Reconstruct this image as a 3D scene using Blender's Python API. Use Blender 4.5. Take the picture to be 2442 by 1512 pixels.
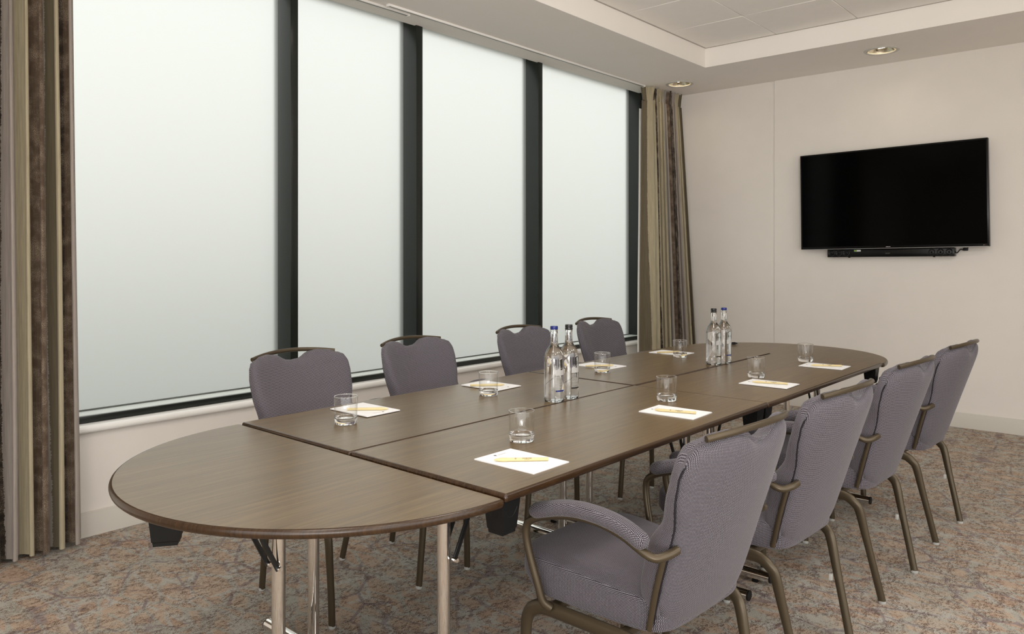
import bpy, bmesh, math, random
from mathutils import Vector, Matrix
R = math.radians
PI = math.pi
random.seed(7)
for o in list(bpy.data.objects):
    bpy.data.objects.remove(o)
SC = bpy.context.scene
COL = SC.collection

# ------------------------------------------------------------------ camera
CAM_H = 1.305
YAW = 41.374
cd = bpy.data.cameras.new('camera')
cam = bpy.data.objects.new('camera', cd)
COL.objects.link(cam)
cam.location = (0, 0, CAM_H)
cam.rotation_euler = (R(90), 0, R(YAW - 90))
cd.sensor_width = 36
cd.lens = 26.762
cd.shift_y = -144 / 2442
cd.clip_start = 0.02
SC.camera = cam

# ------------------------------------------------------------------ world, lights, exposure
SC.view_settings.view_transform = 'Standard'
SC.view_settings.look = 'None'
SC.view_settings.gamma = 1
SC.view_settings.use_curve_mapping = False
SC.view_settings.exposure = 0.0
SKY = 2.7
w = bpy.data.worlds.new('overcast_sky')
SC.world = w
w.use_nodes = True
nt = w.node_tree
for n in list(nt.nodes):
    nt.nodes.remove(n)
tc = nt.nodes.new('ShaderNodeTexCoord')
sp = nt.nodes.new('ShaderNodeSeparateXYZ')
mr = nt.nodes.new('ShaderNodeMapRange')
mr.inputs[1].default_value = -1
mr.inputs[2].default_value = 1
rp = nt.nodes.new('ShaderNodeValToRGB')
bg = nt.nodes.new('ShaderNodeBackground')
ow = nt.nodes.new('ShaderNodeOutputWorld')
nt.links.new(tc.outputs['Generated'], sp.inputs[0])
nt.links.new(sp.outputs['Z'], mr.inputs[0])
nt.links.new(mr.outputs[0], rp.inputs[0])
nt.links.new(rp.outputs[0], bg.inputs[0])
nt.links.new(bg.outputs[0], ow.inputs[0])
els = rp.color_ramp.elements
stops = [(0.0, (0.72, 0.68, 0.62)), (0.46, (0.74, 0.71, 0.66)), (0.5, (0.78, 0.78, 0.75)),
         (0.64, (1.12, 1.12, 1.10)), (1.0, (1.40, 1.40, 1.40))]
els[0].position = 0
els[0].color = (*stops[0][1], 1)
els[1].position = 1
els[1].color = (*stops[-1][1], 1)
for p, c in stops[1:-1]:
    e = els.new(p)
    e.color = (*c, 1)
bg.inputs[1].default_value = SKY

LAMPS = [(6.179, 3.418), (6.19, 1.713), (6.19, 0.0), (6.19, -1.7), (2.6, 3.418), (0.0, 3.3), (4.4, -2.4), (2.2, -2.4)]
LAMP_W = 0.4
CEIL = 2.87
OVERHEAD_FILLS = [(2.3, 1.2), (0.5, 1.2), (2.3, -1.0), (0.5, -1.0), (4.1, -1.0), (-1.0, 0.0)]  # unseen overhead fill lights, added to brighten the table from above
OVERHEAD_W = 13
for (x, y) in OVERHEAD_FILLS:
    ld = bpy.data.lights.new('overhead_fill', 'AREA')
    ld.shape = 'SQUARE'
    ld.size = 0.58
    ld.energy = OVERHEAD_W
    ld.color = (1.0, 0.97, 0.93)
    lo = bpy.data.objects.new('overhead_fill', ld)
    COL.objects.link(lo)
    lo.location = (x, y, 3.015)
# unseen fill light added behind the camera, tipped up to bounce off ceiling and far wall
ld = bpy.data.lights.new('bounce_fill', 'AREA')
ld.shape = 'DISK'
ld.size = 1.0
ld.energy = 29
ld.color = (1.0, 0.96, 0.92)
ld.spread = R(65)
lo = bpy.data.objects.new('bounce_fill', ld)
COL.objects.link(lo)
lo.location = (-1.6, -1.7, 0.8)
lo.rotation_euler = (Vector((3.2, 1.6, 3.6)) - Vector(lo.location)).to_track_quat('-Z', 'Y').to_euler()
# low fill from the camera side
ld = bpy.data.lights.new('fill_lamp', 'AREA')
ld.shape = 'DISK'
ld.size = 0.9
ld.energy = 13
ld.color = (1.0, 0.96, 0.92)
lo = bpy.data.objects.new('fill_lamp', ld)
COL.objects.link(lo)
lo.location = (-1.8, -0.5, 0.75)
lo.rotation_euler = (Vector((3.0, 1.8, 0.3)) - Vector(lo.location)).to_track_quat('-Z', 'Y').to_euler()
for i, (x, y) in enumerate(LAMPS):
    ld = bpy.data.lights.new('downlight_lamp', 'AREA')
    ld.shape = 'DISK'
    ld.size = 0.19
    ld.energy = LAMP_W
    ld.color = (1.0, 0.88, 0.72)
    ld.spread = R(140)
    lo = bpy.data.objects.new('downlight_lamp', ld)
    COL.objects.link(lo)
    lo.location = (x, y, CEIL - 0.012)

# ------------------------------------------------------------------ helpers
def srgb(r, g, b):
    f = lambda c: (c / 255) / 12.92 if c / 255 <= 0.04045 else ((c / 255 + 0.055) / 1.055) ** 2.4
    return (f(r), f(g), f(b), 1)

class NT:
    def __init__(s, name):
        s.m = bpy.data.materials.new(name)
        s.m.use_nodes = True
        s.t = s.m.node_tree
        s.b = s.t.nodes['Principled BSDF']
        s.out = s.t.nodes['Material Output']
    def n(s, kind, **kw):
        x = s.t.nodes.new('ShaderNode' + kind)
        for k, v in kw.items():
            setattr(x, k, v)
        return x
    def set(s, node, idx, v):
        if isinstance(v, bpy.types.NodeSocket):
            s.t.links.new(v, node.inputs[idx])
        else:
            node.inputs[idx].default_value = v
    def math(s, op, a, b=0.0, c=0.0, clamp=False):
        x = s.n('Math', operation=op, use_clamp=clamp)
        s.set(x, 0, a); s.set(x, 1, b)
        if op in ('SMOOTHSTEP', 'MULTIPLY_ADD', 'SMOOTH_MIN', 'COMPARE', 'WRAP', 'PINGPONG'):
            s.set(x, 2, c)
        return x.outputs[0]
    def mix(s, f, a, b, blend='MIX'):
        x = s.n('Mix', data_type='RGBA', blend_type=blend)
        s.set(x, 0, f); s.set(x, 6, a); s.set(x, 7, b)
        return x.outputs[2]
    def noise(s, vec, scale, detail=2, rough=0.5, dist=0.0):
        x = s.n('TexNoise')
        s.set(x, 'Vector', vec); s.set(x, 'Scale', scale); s.set(x, 'Detail', detail)
        s.set(x, 'Roughness', rough); s.set(x, 'Distortion', dist)
        return x.outputs['Fac']
    def coord(s, which='Object', scale=(1, 1, 1), rot=(0, 0, 0), loc=(0, 0, 0)):
        t = s.n('TexCoord')
        m = s.n('Mapping')
        s.t.links.new(t.outputs[which], m.inputs[0])
        m.inputs['Scale'].default_value = scale
        m.inputs['Rotation'].default_value = rot
        m.inputs['Location'].default_value = loc
        return m.outputs[0]
    def ramp(s, f, stops, interp='LINEAR'):
        x = s.n('ValToRGB')
        s.set(x, 0, f)
        cr = x.color_ramp
        cr.interpolation = interp
        cr.elements[0].position = stops[0][0]; cr.elements[0].color = stops[0][1]
        cr.elements[1].position = stops[-1][0]; cr.elements[1].color = stops[-1][1]
        for p, c in stops[1:-1]:
            e = cr.elements.new(p); e.color = c
        return x.outputs[0]
    def step(s, f, a, b):
        x = s.n('MapRange', interpolation_type='SMOOTHSTEP')
        s.set(x, 0, f); s.set(x, 1, a); s.set(x, 2, b)
        return x.outputs[0]
    def bump(s, h, strength=0.3, dist=0.002):
        x = s.n('Bump')
        s.set(x, 'Height', h); x.inputs['Strength'].default_value = strength; x.inputs['Distance'].default_value = dist
        s.t.links.new(x.outputs[0], s.b.inputs['Normal'])
    def base(s, v, rough=0.5, metal=0.0, spec=0.5):
        s.set(s.b, 'Base Color', v); s.set(s.b, 'Roughness', rough)
        s.set(s.b, 'Metallic', metal); s.set(s.b, 'Specular IOR Level', spec)

def simple(name, col, rough=0.5, metal=0.0, spec=0.5, noise=0.0, nscale=40):
    k = NT(name)
    if noise:
        v = k.coord('Object')
        f = k.noise(v, nscale, 3)
        dark = tuple(c * (1 - noise) for c in col[:3]) + (1,)
        lite = tuple(min(1, c * (1 + noise)) for c in col[:3]) + (1,)
        k.base(k.mix(f, dark, lite), rough, metal, spec)
    else:
        k.base(col, rough, metal, spec)
    return k.m

M = {}
M['wall'] = simple('warm_white_paint', (0.76, 0.715, 0.665, 1), 0.6, 0, 0.3, 0.03, 6)
M['ceil'] = simple('ceiling_paint', (0.86, 0.82, 0.775, 1), 0.7, 0, 0.2, 0.02, 5)
M['tile'] = simple('ceiling_tile_board', (0.92, 0.89, 0.85, 1), 0.8, 0, 0.2, 0.03, 9)
M['grid'] = simple('ceiling_grid_metal', (0.42, 0.39, 0.35, 1), 0.5)
M['sill'] = simple('gloss_white_sill', (0.86, 0.84, 0.81, 1), 0.25, 0, 0.5)
M['skirt'] = simple('skirting_paint', (0.60, 0.565, 0.51, 1), 0.4, 0, 0.4)
M['mullion'] = simple('dark_green_grey_metal', (0.0115, 0.0145, 0.0125, 1), 0.28, 0.0, 0.42)
M['railtop'] = simple('pale_sill_channel', (0.62, 0.66, 0.63, 1), 0.35)
M['gasket'] = simple('grey_gasket', (0.10, 0.11, 0.10, 1), 0.6)
M['bronze'] = simple('bronze_brown_paint', (0.080, 0.060, 0.036, 1), 0.36, 0.5, 0.5, 0.05, 30)
M['chrome'] = simple('chrome', (0.80, 0.78, 0.75, 1), 0.06, 1.0)
M['black'] = simple('black_plastic', (0.006, 0.006, 0.006, 1), 0.45, 0, 0.25)
M['blacksteel'] = simple('black_steel', (0.008, 0.008, 0.008, 1), 0.35)
M['seamshade'] = simple('seam_groove_shade', (0.022, 0.019, 0.023, 1), 0.85, 0, 0.1)  # dark colour painting the shade in the back's seam groove
M['clear'] = simple('clear_glide_plastic', (0.75, 0.75, 0.72, 1), 0.2)
M['clear'].node_tree.nodes['Principled BSDF'].inputs['Transmission Weight'].default_value = 0.5
M['paper'] = simple('white_paper', (0.88, 0.88, 0.885, 1), 0.8, 0, 0.2)
M['ink'] = simple('dark_ink', (0.03, 0.03, 0.03, 1), 0.6)
M['greyink'] = simple('grey_ink', (0.45, 0.44, 0.43, 1), 0.6)
M['pen'] = simple('cream_pen_plastic', (0.70, 0.575, 0.30, 1), 0.35)
M['penink'] = simple('olive_ink', (0.035, 0.024, 0.010, 1), 0.6)
M['bluecap'] = simple('blue_cap', (0.008, 0.018, 0.16, 1), 0.35)
M['blackcap'] = simple('black_cap', (0.012, 0.012, 0.012, 1), 0.35)
M['tvbody'] = simple('tv_black_plastic', (0.003, 0.003, 0.003, 1), 0.25, 0, 0.25)
M['tvscreen'] = simple('tv_screen', (0.0008, 0.0008, 0.0008, 1), 0.10, 0, 0.06)
M['white'] = simple('white_print', (0.8, 0.8, 0.8, 1), 0.5)
M['green'] = simple('green_print', (0.20, 0.42, 0.03, 1), 0.5)
M['silver'] = simple('silver_edge', (0.35, 0.35, 0.35, 1), 0.3, 0.8)
M['redled'] = simple('red_led', (0.25, 0.01, 0.01, 1), 0.4)
M['ring'] = simple('downlight_trim', (0.55, 0.53, 0.49, 1), 0.4)
M['reflector'] = simple('downlight_reflector', (0.85, 0.78, 0.62, 1), 0.25, 1.0)
M['lining'] = simple('curtain_lining', (0.80, 0.78, 0.74, 1), 0.8)
k = NT('lamp_glow'); k.base((0.9, 0.85, 0.7, 1)); k.b.inputs['Emission Color'].default_value = (1, 0.86, 0.6, 1)
k.b.inputs['Emission Strength'].default_value = 14; M['glow'] = k.m

def glassmat(name, col, ior, rough=0.0):
    k = NT(name)
    k.base(col, rough)
    k.b.inputs['Transmission Weight'].default_value = 1
    k.b.inputs['IOR'].default_value = ior
    return k.m
M['glass'] = glassmat('clear_glass', (1, 1, 1, 1), 1.47)
M['bottleglass'] = glassmat('bottle_glass', (1, 1, 1, 1), 1.47)
M['water'] = glassmat('water', (1, 1, 1, 1), 1.33)

# frosted film: forward-scattering plus diffuse transmission
k = NT('frosted_film')
tr = k.n('BsdfTranslucent'); tr.inputs[0].default_value = (0.40, 0.41, 0.397, 1)
rf = k.n('BsdfRefraction'); rf.inputs['Color'].default_value = (0.45, 0.456, 0.444, 1)
rf.inputs['Roughness'].default_value = 0.75; rf.inputs['IOR'].default_value = 1.45
ms = k.n('MixShader'); ms.inputs[0].default_value = 0.70
gl = k.n('BsdfGlossy'); gl.inputs['Roughness'].default_value = 0.45; gl.inputs[0].default_value = (1, 1, 1, 1)
m2 = k.n('MixShader'); m2.inputs[0].default_value = 0.03
k.t.links.new(tr.outputs[0], ms.inputs[1]); k.t.links.new(rf.outputs[0], ms.inputs[2])
k.t.links.new(ms.outputs[0], m2.inputs[1]); k.t.links.new(gl.outputs[0], m2.inputs[2])
k.t.links.new(m2.outputs[0], k.out.inputs[0])
M['film'] = k.m
# clear window pane (lets shadow rays through)
k = NT('window_pane')
tp = k.n('BsdfTransparent'); tp.inputs[0].default_value = (0.985, 0.99, 0.98, 1)
gl = k.n('BsdfGlossy'); gl.inputs['Roughness'].default_value = 0.02
ms = k.n('MixShader'); ms.inputs[0].default_value = 0.04
k.t.links.new(tp.outputs[0], ms.inputs[1]); k.t.links.new(gl.outputs[0], ms.inputs[2])
k.t.links.new(ms.outputs[0], k.out.inputs[0])
M['pane'] = k.m

k = NT('thin_clear_glass')
tp = k.n('BsdfTransparent'); tp.inputs[0].default_value = (0.997, 0.997, 0.995, 1)
gl = k.n('BsdfGlossy'); gl.inputs['Roughness'].default_value = 0.01
fr = k.n('LayerWeight'); fr.inputs['Blend'].default_value = 0.5
fv = k.math('ADD', k.math('MULTIPLY', k.math('POWER', fr.outputs['Facing'], 3.0), 0.42), 0.045)
ms = k.n('MixShader')
k.t.links.new(fv, ms.inputs[0]); k.t.links.new(tp.outputs[0], ms.inputs[1]); k.t.links.new(gl.outputs[0], ms.inputs[2])
k.t.links.new(ms.outputs[0], k.out.inputs[0])
M['thinglass'] = k.m

# upholstery: small pale slubs staggered on a dark ground
def fabric(name, dark, lite, pitch=0.0036):
    k = NT(name)
    uv = k.n('TexCoord').outputs['UV']
    s = k.n('SeparateXYZ'); k.t.links.new(uv, s.inputs[0])
    u = k.math('DIVIDE', s.outputs[0], pitch); v = k.math('DIVIDE', s.outputs[1], pitch * 0.92)
    row = k.math('FLOOR', v)
    odd = k.math('MULTIPLY', k.math('MODULO', k.math('ABSOLUTE', row), 2.0), 0.22)
    fu = k.math('FRACT', k.math('ADD', u, odd)); fv = k.math('FRACT', v)
    du = k.math('ABSOLUTE', k.math('SUBTRACT', fu, 0.5)); dv = k.math('ABSOLUTE', k.math('SUBTRACT', fv, 0.5))
    d = k.math('SQRT', k.math('ADD', k.math('POWER', k.math('DIVIDE', du, 0.33), 2.0), k.math('POWER', k.math('DIVIDE', dv, 0.29), 2.0)))
    dot = k.step(d, 1.25, 0.75)
    f = k.noise(uv, 90, 2)
    l2 = k.mix(f, tuple(c * 0.8 for c in lite[:3]) + (1,), lite)
    k.base(k.mix(dot, dark, l2), 0.85, 0, 0.2)
    k.set(k.b, 'Sheen Weight', 0.15)
    k.set(k.b, 'Sheen Roughness', 0.4)
    k.bump(dot, 0.35, 0.0008)
    return k.m
M['fabric'] = fabric('grey_violet_weave', (0.024, 0.020, 0.026, 1), (0.355, 0.325, 0.362, 1))

# table laminate: fine straight grain along local X
def wood(name, c0, c1, c2, rough):
    k = NT(name)
    oi = k.n('ObjectInfo')
    t = k.n('TexCoord')
    add = k.n('VectorMath', operation='ADD')
    k.t.links.new(t.outputs['Object'], add.inputs[0])
    off = k.n('VectorMath', operation='SCALE'); off.inputs[0].default_value = (3.1, 7.7, 0)
    k.t.links.new(oi.outputs['Random'], off.inputs['Scale'])
    k.t.links.new(off.outputs[0], add.inputs[1])
    mp = k.n('Mapping'); mp.inputs['Scale'].default_value = (1.3, 42, 1); k.t.links.new(add.outputs[0], mp.inputs[0])
    a = k.noise(mp.outputs[0], 2.2, 5, 0.62, 0.35)
    mp2 = k.n('Mapping'); mp2.inputs['Scale'].default_value = (7, 330, 1); k.t.links.new(add.outputs[0], mp2.inputs[0])
    b = k.noise(mp2.outputs[0], 1.6, 3, 0.6)
    f = k.math('ADD', k.math('MULTIPLY', a, 0.62), k.math('MULTIPLY', b, 0.38))
    c = k.ramp(f, [(0.33, c0), (0.5, c1), (0.68, c2)])
    k.base(c, rough, 0, 0.5)
    k.b.distribution = 'GGX'
    k.b.inputs['IOR'].default_value = 1.62 if name.startswith('walnut') else 1.5
    k.bump(b, 0.12, 0.0006)
    return k.m
M['wood'] = wood('walnut_laminate', (0.074, 0.042, 0.013, 1), (0.126, 0.077, 0.028, 1), (0.195, 0.128, 0.055, 1), 0.32)
M['edge'] = wood('dark_wood_edge', (0.020, 0.0085, 0.0028, 1), (0.036, 0.0165, 0.0055, 1), (0.056, 0.027, 0.010, 1), 0.26)

# carpet
k = NT('mottled_carpet')
v = k.coord('Object')
vr = k.coord('Object', rot=(0, 0, R(28)))
va = k.coord('Object', rot=(0, 0, R(41)), scale=(2.3, 1.0, 1))
vb = k.coord('Object', rot=(0, 0, R(-12)), scale=(1.9, 1.0, 1), loc=(3.3, 1.7, 0))
big = k.noise(v, 3.5, 4, 0.6, 0.2)
med = k.noise(vr, 26, 4, 0.65, 0.3)
mixn = k.math('ADD', k.math('MULTIPLY', big, 0.6), k.math('MULTIPLY', med, 0.4))
col = k.ramp(mixn, [(0.40, (0.47, 0.415, 0.345, 1)), (0.48, (0.50, 0.405, 0.32, 1)), (0.58, (0.47, 0.35, 0.268, 1))])
def veins(vec, scale, width, col, src, lo=0.35, amount=0.8, warp=0.10, nsc=9, soft=0.6):
    vo = k.n('TexVoronoi', feature='DISTANCE_TO_EDGE')
    nz = k.n('TexNoise'); k.t.links.new(vec, nz.inputs['Vector']); nz.inputs['Scale'].default_value = nsc; nz.inputs['Detail'].default_value = 5; nz.inputs['Roughness'].default_value = 0.7
    ad = k.n('VectorMath', operation='MULTIPLY_ADD')
    k.t.links.new(nz.outputs['Color'], ad.inputs[0]); ad.inputs[1].default_value = (warp, warp, warp); k.t.links.new(vec, ad.inputs[2])
    k.t.links.new(ad.outputs[0], vo.inputs['Vector']); vo.inputs['Scale'].default_value = scale
    line = k.step(vo.outputs['Distance'], width, width * soft)
    brk = k.step(k.noise(vec, 5.0, 4, 0.65), lo, lo + 0.08)
    return k.mix(k.math('MULTIPLY', k.math('MULTIPLY', line, brk), amount), src, col)
# grey-green bands between tan cells, then violet-grey thin lines crossing them
col = veins(va, 4.6, 0.085, (0.425, 0.415, 0.37, 1), col, 0.34, 0.95, 0.03, 30)
col = veins(vb, 4.1, 0.070, (0.48, 0.468, 0.43, 1), col, 0.42, 0.9, 0.03, 30)
col = veins(vr, 3.6, 0.026, (0.25, 0.21, 0.222, 1), col, 0.46, 0.75, 0.022, 40)
col = veins(vb, 2.9, 0.024, (0.27, 0.23, 0.24, 1), col, 0.48, 0.7, 0.022, 40)
# ragged dark red-brown strokes in clusters, running with the room
gr = k.step(k.noise(v, 300, 2, 0.5), 0.40, 0.50)
def strokes(sx, sy, rot, thr, alo, colr, src, amt, asc):
    vec = k.coord('Object', rot=(0, 0, R(rot)), scale=(sx, sy, 1))
    n1 = k.noise(vec, 1.0, 6, 0.74, 1.3)
    area = k.step(k.noise(k.coord('Object', rot=(0, 0, R(rot)), scale=(1, 1.6, 1)), asc, 3, 0.6), alo, alo + 0.09)
    return k.mix(k.math('MULTIPLY', k.math('MULTIPLY', k.step(n1, thr, thr + 0.035), area), k.math('MULTIPLY', gr, amt)), src, colr)
col = strokes(34, 58, 5, 0.51, 0.43, (0.095, 0.052, 0.038, 1), col, 0.85, 7.5)
col = strokes(42, 62, -35, 0.525, 0.43, (0.130, 0.074, 0.054, 1), col, 0.78, 9.0)
col = strokes(60, 80, 60, 0.54, 0.43, (0.200, 0.125, 0.095, 1), col, 0.75, 11.0)
pile = k.noise(v, 380, 2, 0.6)
col = k.mix(0.45, col, k.ramp(pile, [(0.32, (0.12, 0.115, 0.11, 1)), (0.68, (0.80, 0.77, 0.74, 1))]), 'OVERLAY')
k.base(col, 0.95, 0, 0.1)
k.bump(pile, 0.6, 0.004)
M['carpet'] = k.m

# curtain stripes run along the cloth; UV.x is metres of cloth
def curtain_mat(name, stripes):
    k = NT(name)
    uv = k.n('TexCoord').outputs['UV']
    s = k.n('SeparateXYZ'); k.t.links.new(uv, s.inputs[0])
    mp = k.n('Mapping'); mp.inputs['Scale'].default_value = (1, 1, 1); k.t.links.new(uv, mp.inputs[0])
    jag = k.noise(mp.outputs[0], 130, 3, 0.7)
    wav = k.noise(mp.outputs[0], 9, 2, 0.5)
    u = k.math('ADD', s.outputs[0], k.math('MULTIPLY', k.math('SUBTRACT', jag, 0.5), 0.016))
    u = k.math('ADD', u, k.math('MULTIPLY', k.math('SUBTRACT', wav, 0.5), 0.012))
    tot = sum(a for a, _ in stripes)
    f = k.math('FRACT', k.math('DIVIDE', u, tot))
    st = []; acc = 0
    kinds = []
    for wd, kind in stripes:
        st.append((acc / tot, CURT[kind])); kinds.append((acc / tot, (1, 1, 1, 1) if kind in ('brown', 'dark') else (0, 0, 0, 1)))
        acc += wd
    c = k.ramp(f, st, 'CONSTANT')
    chen = k.ramp(f, kinds, 'CONSTANT')
    # chenille fleck on the brown bands, streak on the rest
    fl = k.step(k.noise(mp.outputs[0], 380, 3, 0.75), 0.47, 0.60)
    pat = k.noise(mp.outputs[0], 14, 4, 0.6)
    fleck = k.math('MULTIPLY', k.math('MULTIPLY', fl, chen), k.step(pat, 0.38, 0.66))
    c = k.mix(k.math('MULTIPLY', fleck, 0.9), c, (0.40, 0.33, 0.25, 1))
    mp2 = k.n('Mapping'); mp2.inputs['Scale'].default_value = (160, 5, 1); k.t.links.new(uv, mp2.inputs[0])
    stk = k.noise(mp2.outputs[0], 1.0, 4, 0.65)
    c = k.mix(0.30, c, k.ramp(stk, [(0.3, (0.25, 0.22, 0.2, 1)), (0.7, (0.85, 0.83, 0.8, 1))]), 'OVERLAY')
    k.base(c, 0.72, 0, 0.25)
    k.set(k.b, 'Sheen Weight', 0.15)
    k.bump(k.noise(mp.outputs[0], 600, 2), 0.25, 0.001)
    return k.m
CURT = {'cream': (0.37, 0.325, 0.225, 1), 'grey': (0.285, 0.262, 0.235, 1), 'pink': (0.30, 0.262, 0.235, 1), 'brown': (0.088, 0.058, 0.038, 1),
        'dark': (0.030, 0.021, 0.016, 1), 'olive': (0.125, 0.103, 0.066, 1)}  # 'dark' covers dark stripes and shade painted into fold gaps

# ---- mesh makers
def link(o, parent=None):
    COL.objects.link(o)
    if parent:
        o.parent = parent
    return o

def mesh(name, vs, fs, mat, parent=None, smooth=40, uvbox=False, uvs=None):
    me = bpy.data.meshes.new(name)
    me.from_pydata([tuple(v) for v in vs], [], fs)
    me.update()
    bm = bmesh.new(); bm.from_mesh(me)
    bmesh.ops.recalc_face_normals(bm, faces=bm.faces)
    bm.to_mesh(me); bm.free()
    return finish(name, me, mat, parent, smooth, uvbox, uvs)

def finish(name, me, mat, parent=None, smooth=40, uvbox=False, uvs=None):
    if smooth is not None:
        for p in me.polygons:
            p.use_smooth = True
        me.set_sharp_from_angle(angle=R(smooth))
    if isinstance(mat, (list, tuple)):
        for m in mat: me.materials.append(m)
    else:
        me.materials.append(mat)
    if uvbox:
        ul = me.uv_layers.new(name='UVMap')
        for p in me.polygons:
            n = p.normal
            ax = max(range(3), key=lambda i: abs(n[i]))
            a, b = [(1, 2), (0, 2), (0, 1)][ax]
            for li in p.loop_indices:
                co = me.vertices[me.loops[li].vertex_index].co
                ul.data[li].uv = (co[a], co[b])
    if uvs is not None:
        ul = me.uv_layers.new(name='UVMap')
        for p in me.polygons:
            for li in p.loop_indices:
                ul.data[li].uv = uvs[me.loops[li].vertex_index]
    o = bpy.data.objects.new(name, me)
    return link(o, parent)

def box(name, x0, x1, y0, y1, z0, z1, mat, parent=None, bev=0.0, seg=2, uvbox=False):
    bm = bmesh.new()
    bmesh.ops.create_cube(bm, size=1)
    for v in bm.verts:
        v.co = Vector(((x0 + x1) / 2 + v.co.x * (x1 - x0), (y0 + y1) / 2 + v.co.y * (y1 - y0), (z0 + z1) / 2 + v.co.z * (z1 - z0)))
    if bev:
        bmesh.ops.bevel(bm, geom=bm.edges[:], offset=bev, segments=seg, profile=0.5, affect='EDGES')
    me = bpy.data.meshes.new(name); bm.to_mesh(me); bm.free()
    return finish(name, me, mat, parent, 40, uvbox)

def boxes(name, lst, mat, parent=None):
    bm = bmesh.new()
    for (x0, x1, y0, y1, z0, z1) in lst:
        r = bmesh.ops.create_cube(bm, size=1)
        for v in r['verts']:
            v.co = Vector(((x0 + x1) / 2 + v.co.x * (x1 - x0), (y0 + y1) / 2 + v.co.y * (y1 - y0), (z0 + z1) / 2 + v.co.z * (z1 - z0)))
    me = bpy.data.meshes.new(name); bm.to_mesh(me); bm.free()
    return finish(name, me, mat, parent, 30)

def spline(pts, n=6):
    P = [Vector(p) for p in pts]
    if len(P) < 3: return P
    out = []
    for i in range(len(P) - 1):
        p0 = P[i - 1] if i else P[0] * 2 - P[1]
        p1, p2 = P[i], P[i + 1]
        p3 = P[i + 2] if i + 2 < len(P) else P[-1] * 2 - P[-2]
        for j in range(n):
            t = j / n
            out.append(0.5 * ((2 * p1) + (p2 - p0) * t + (2 * p0 - 5 * p1 + 4 * p2 - p3) * t * t + (3 * p1 - p0 - 3 * p2 + p3) * t ** 3))
    out.append(P[-1])
    return out

def sweep_data(path, ra, rb=None, ref=(1, 0, 0), seg=12, round_ends=False, sq=1.0):
    """ra: half-size along ref, rb: half-size across; both may be functions of t."""
    rb = ra if rb is None else rb
    fa = ra if callable(ra) else (lambda t: ra)
    fb = rb if callable(rb) else (lambda t: rb)
    P = [Vector(p) for p in path]
    L = [0.0]
    for i in range(1, len(P)): L.append(L[-1] + (P[i] - P[i - 1]).length)
    tot = L[-1]
    ref = Vector(ref)
    vs, fs = [], []
    for i, p in enumerate(P):
        t = P[min(i + 1, len(P) - 1)] - P[max(i - 1, 0)]
        t.normalize()
        a = ref - t * ref.dot(t); a.normalize()
        b = t.cross(a)
        s = L[i] / tot
        k = 1.0
        if round_ends:
            e = min(L[i], tot - L[i]) / round_ends
            if e < 1: k = math.sqrt(max(0.0, 1 - (1 - e) ** 2)) * 0.98 + 0.02
        for j in range(seg):
            an = 2 * PI * j / seg
            c, sn = math.cos(an), math.sin(an)
            if sq != 1.0:
                c = math.copysign(abs(c) ** sq, c); sn = math.copysign(abs(sn) ** sq, sn)
            vs.append(p + a * (fa(s) * k * c) + b * (fb(s) * k * sn))
    for i in range(len(P) - 1):
        for j in range(seg):
            j2 = (j + 1) % seg
            fs.append((i * seg + j, i * seg + j2, (i + 1) * seg + j2, (i + 1) * seg + j))
    fs.append(tuple(range(seg))); fs.append(tuple(range((len(P) - 1) * seg, len(P) * seg)))
    return vs, fs

def sweep(name, path, ra, rb=None, mat=None, parent=None, ref=(1, 0, 0), seg=12, round_ends=False, uvbox=False, sq=1.0):
    vs, fs = sweep_data(path, ra, rb, ref, seg, round_ends, sq)
    return mesh(name, vs, fs, mat, parent, 50, uvbox)

def lathe_data(prof, seg=32, closed=False):
    vs, fs, rings = [], [], []
    for (r, z) in prof:
        if r < 1e-6:
            rings.append([len(vs)]); vs.append((0, 0, z))
        else:
            rings.append(list(range(len(vs), len(vs) + seg)))
            for j in range(seg):
                a = 2 * PI * j / seg
                vs.append((r * math.cos(a), r * math.sin(a), z))
    pr = list(zip(rings, rings[1:]))
    if closed: pr.append((rings[-1], rings[0]))
    for A, B in pr:
        for j in range(seg):
            j2 = (j + 1) % seg
            if len(A) == 1 and len(B) == 1: continue
            if len(A) == 1: fs.append((A[0], B[j2], B[j]))
            elif len(B) == 1: fs.append((A[j], A[j2], B[0]))
            else: fs.append((A[j], A[j2], B[j2], B[j]))
    return vs, fs

def lathe(name, prof, mat, parent=None, seg=32, closed=False, smooth=35):
    vs, fs = lathe_data(prof, seg, closed)
    return mesh(name, vs, fs, mat, parent, smooth)

def text_data(txt, size, extrude=0.0, bold=0.012):
    cu = bpy.data.curves.new('t', 'FONT')
    cu.body = txt; cu.size = size; cu.align_x = 'CENTER'; cu.align_y = 'CENTER'; cu.extrude = extrude; cu.offset = size * bold
    cu.resolution_u = 3
    o = bpy.data.objects.new('t', cu); COL.objects.link(o)
    bpy.context.view_layer.update()
    dg = bpy.context.evaluated_depsgraph_get()
    me = o.evaluated_get(dg).to_mesh()
    vs = [tuple(v.co) for v in me.vertices]; fs = [tuple(p.vertices) for p in me.polygons]
    o.evaluated_get(dg).to_mesh_clear()
    bpy.data.objects.remove(o); bpy.data.curves.remove(cu)
    return vs, fs

def merge(*parts):
    V, F = [], []
    for vs, fs in parts:
        n = len(V); V += [tuple(v) for v in vs]; F += [tuple(i + n for i in f) for f in fs]
    return V, F

def quad(x0, x1, y0, y1):
    return [(x0, y0, 0), (x1, y0, 0), (x1, y1, 0), (x0, y1, 0)], [(0, 1, 2, 3)]

def disc(cx, cy, r, seg=14, sy=1.0):
    return [(cx + r * math.cos(2 * PI * i / seg), cy + r * sy * math.sin(2 * PI * i / seg), 0) for i in range(seg)], [tuple(range(seg))]

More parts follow.
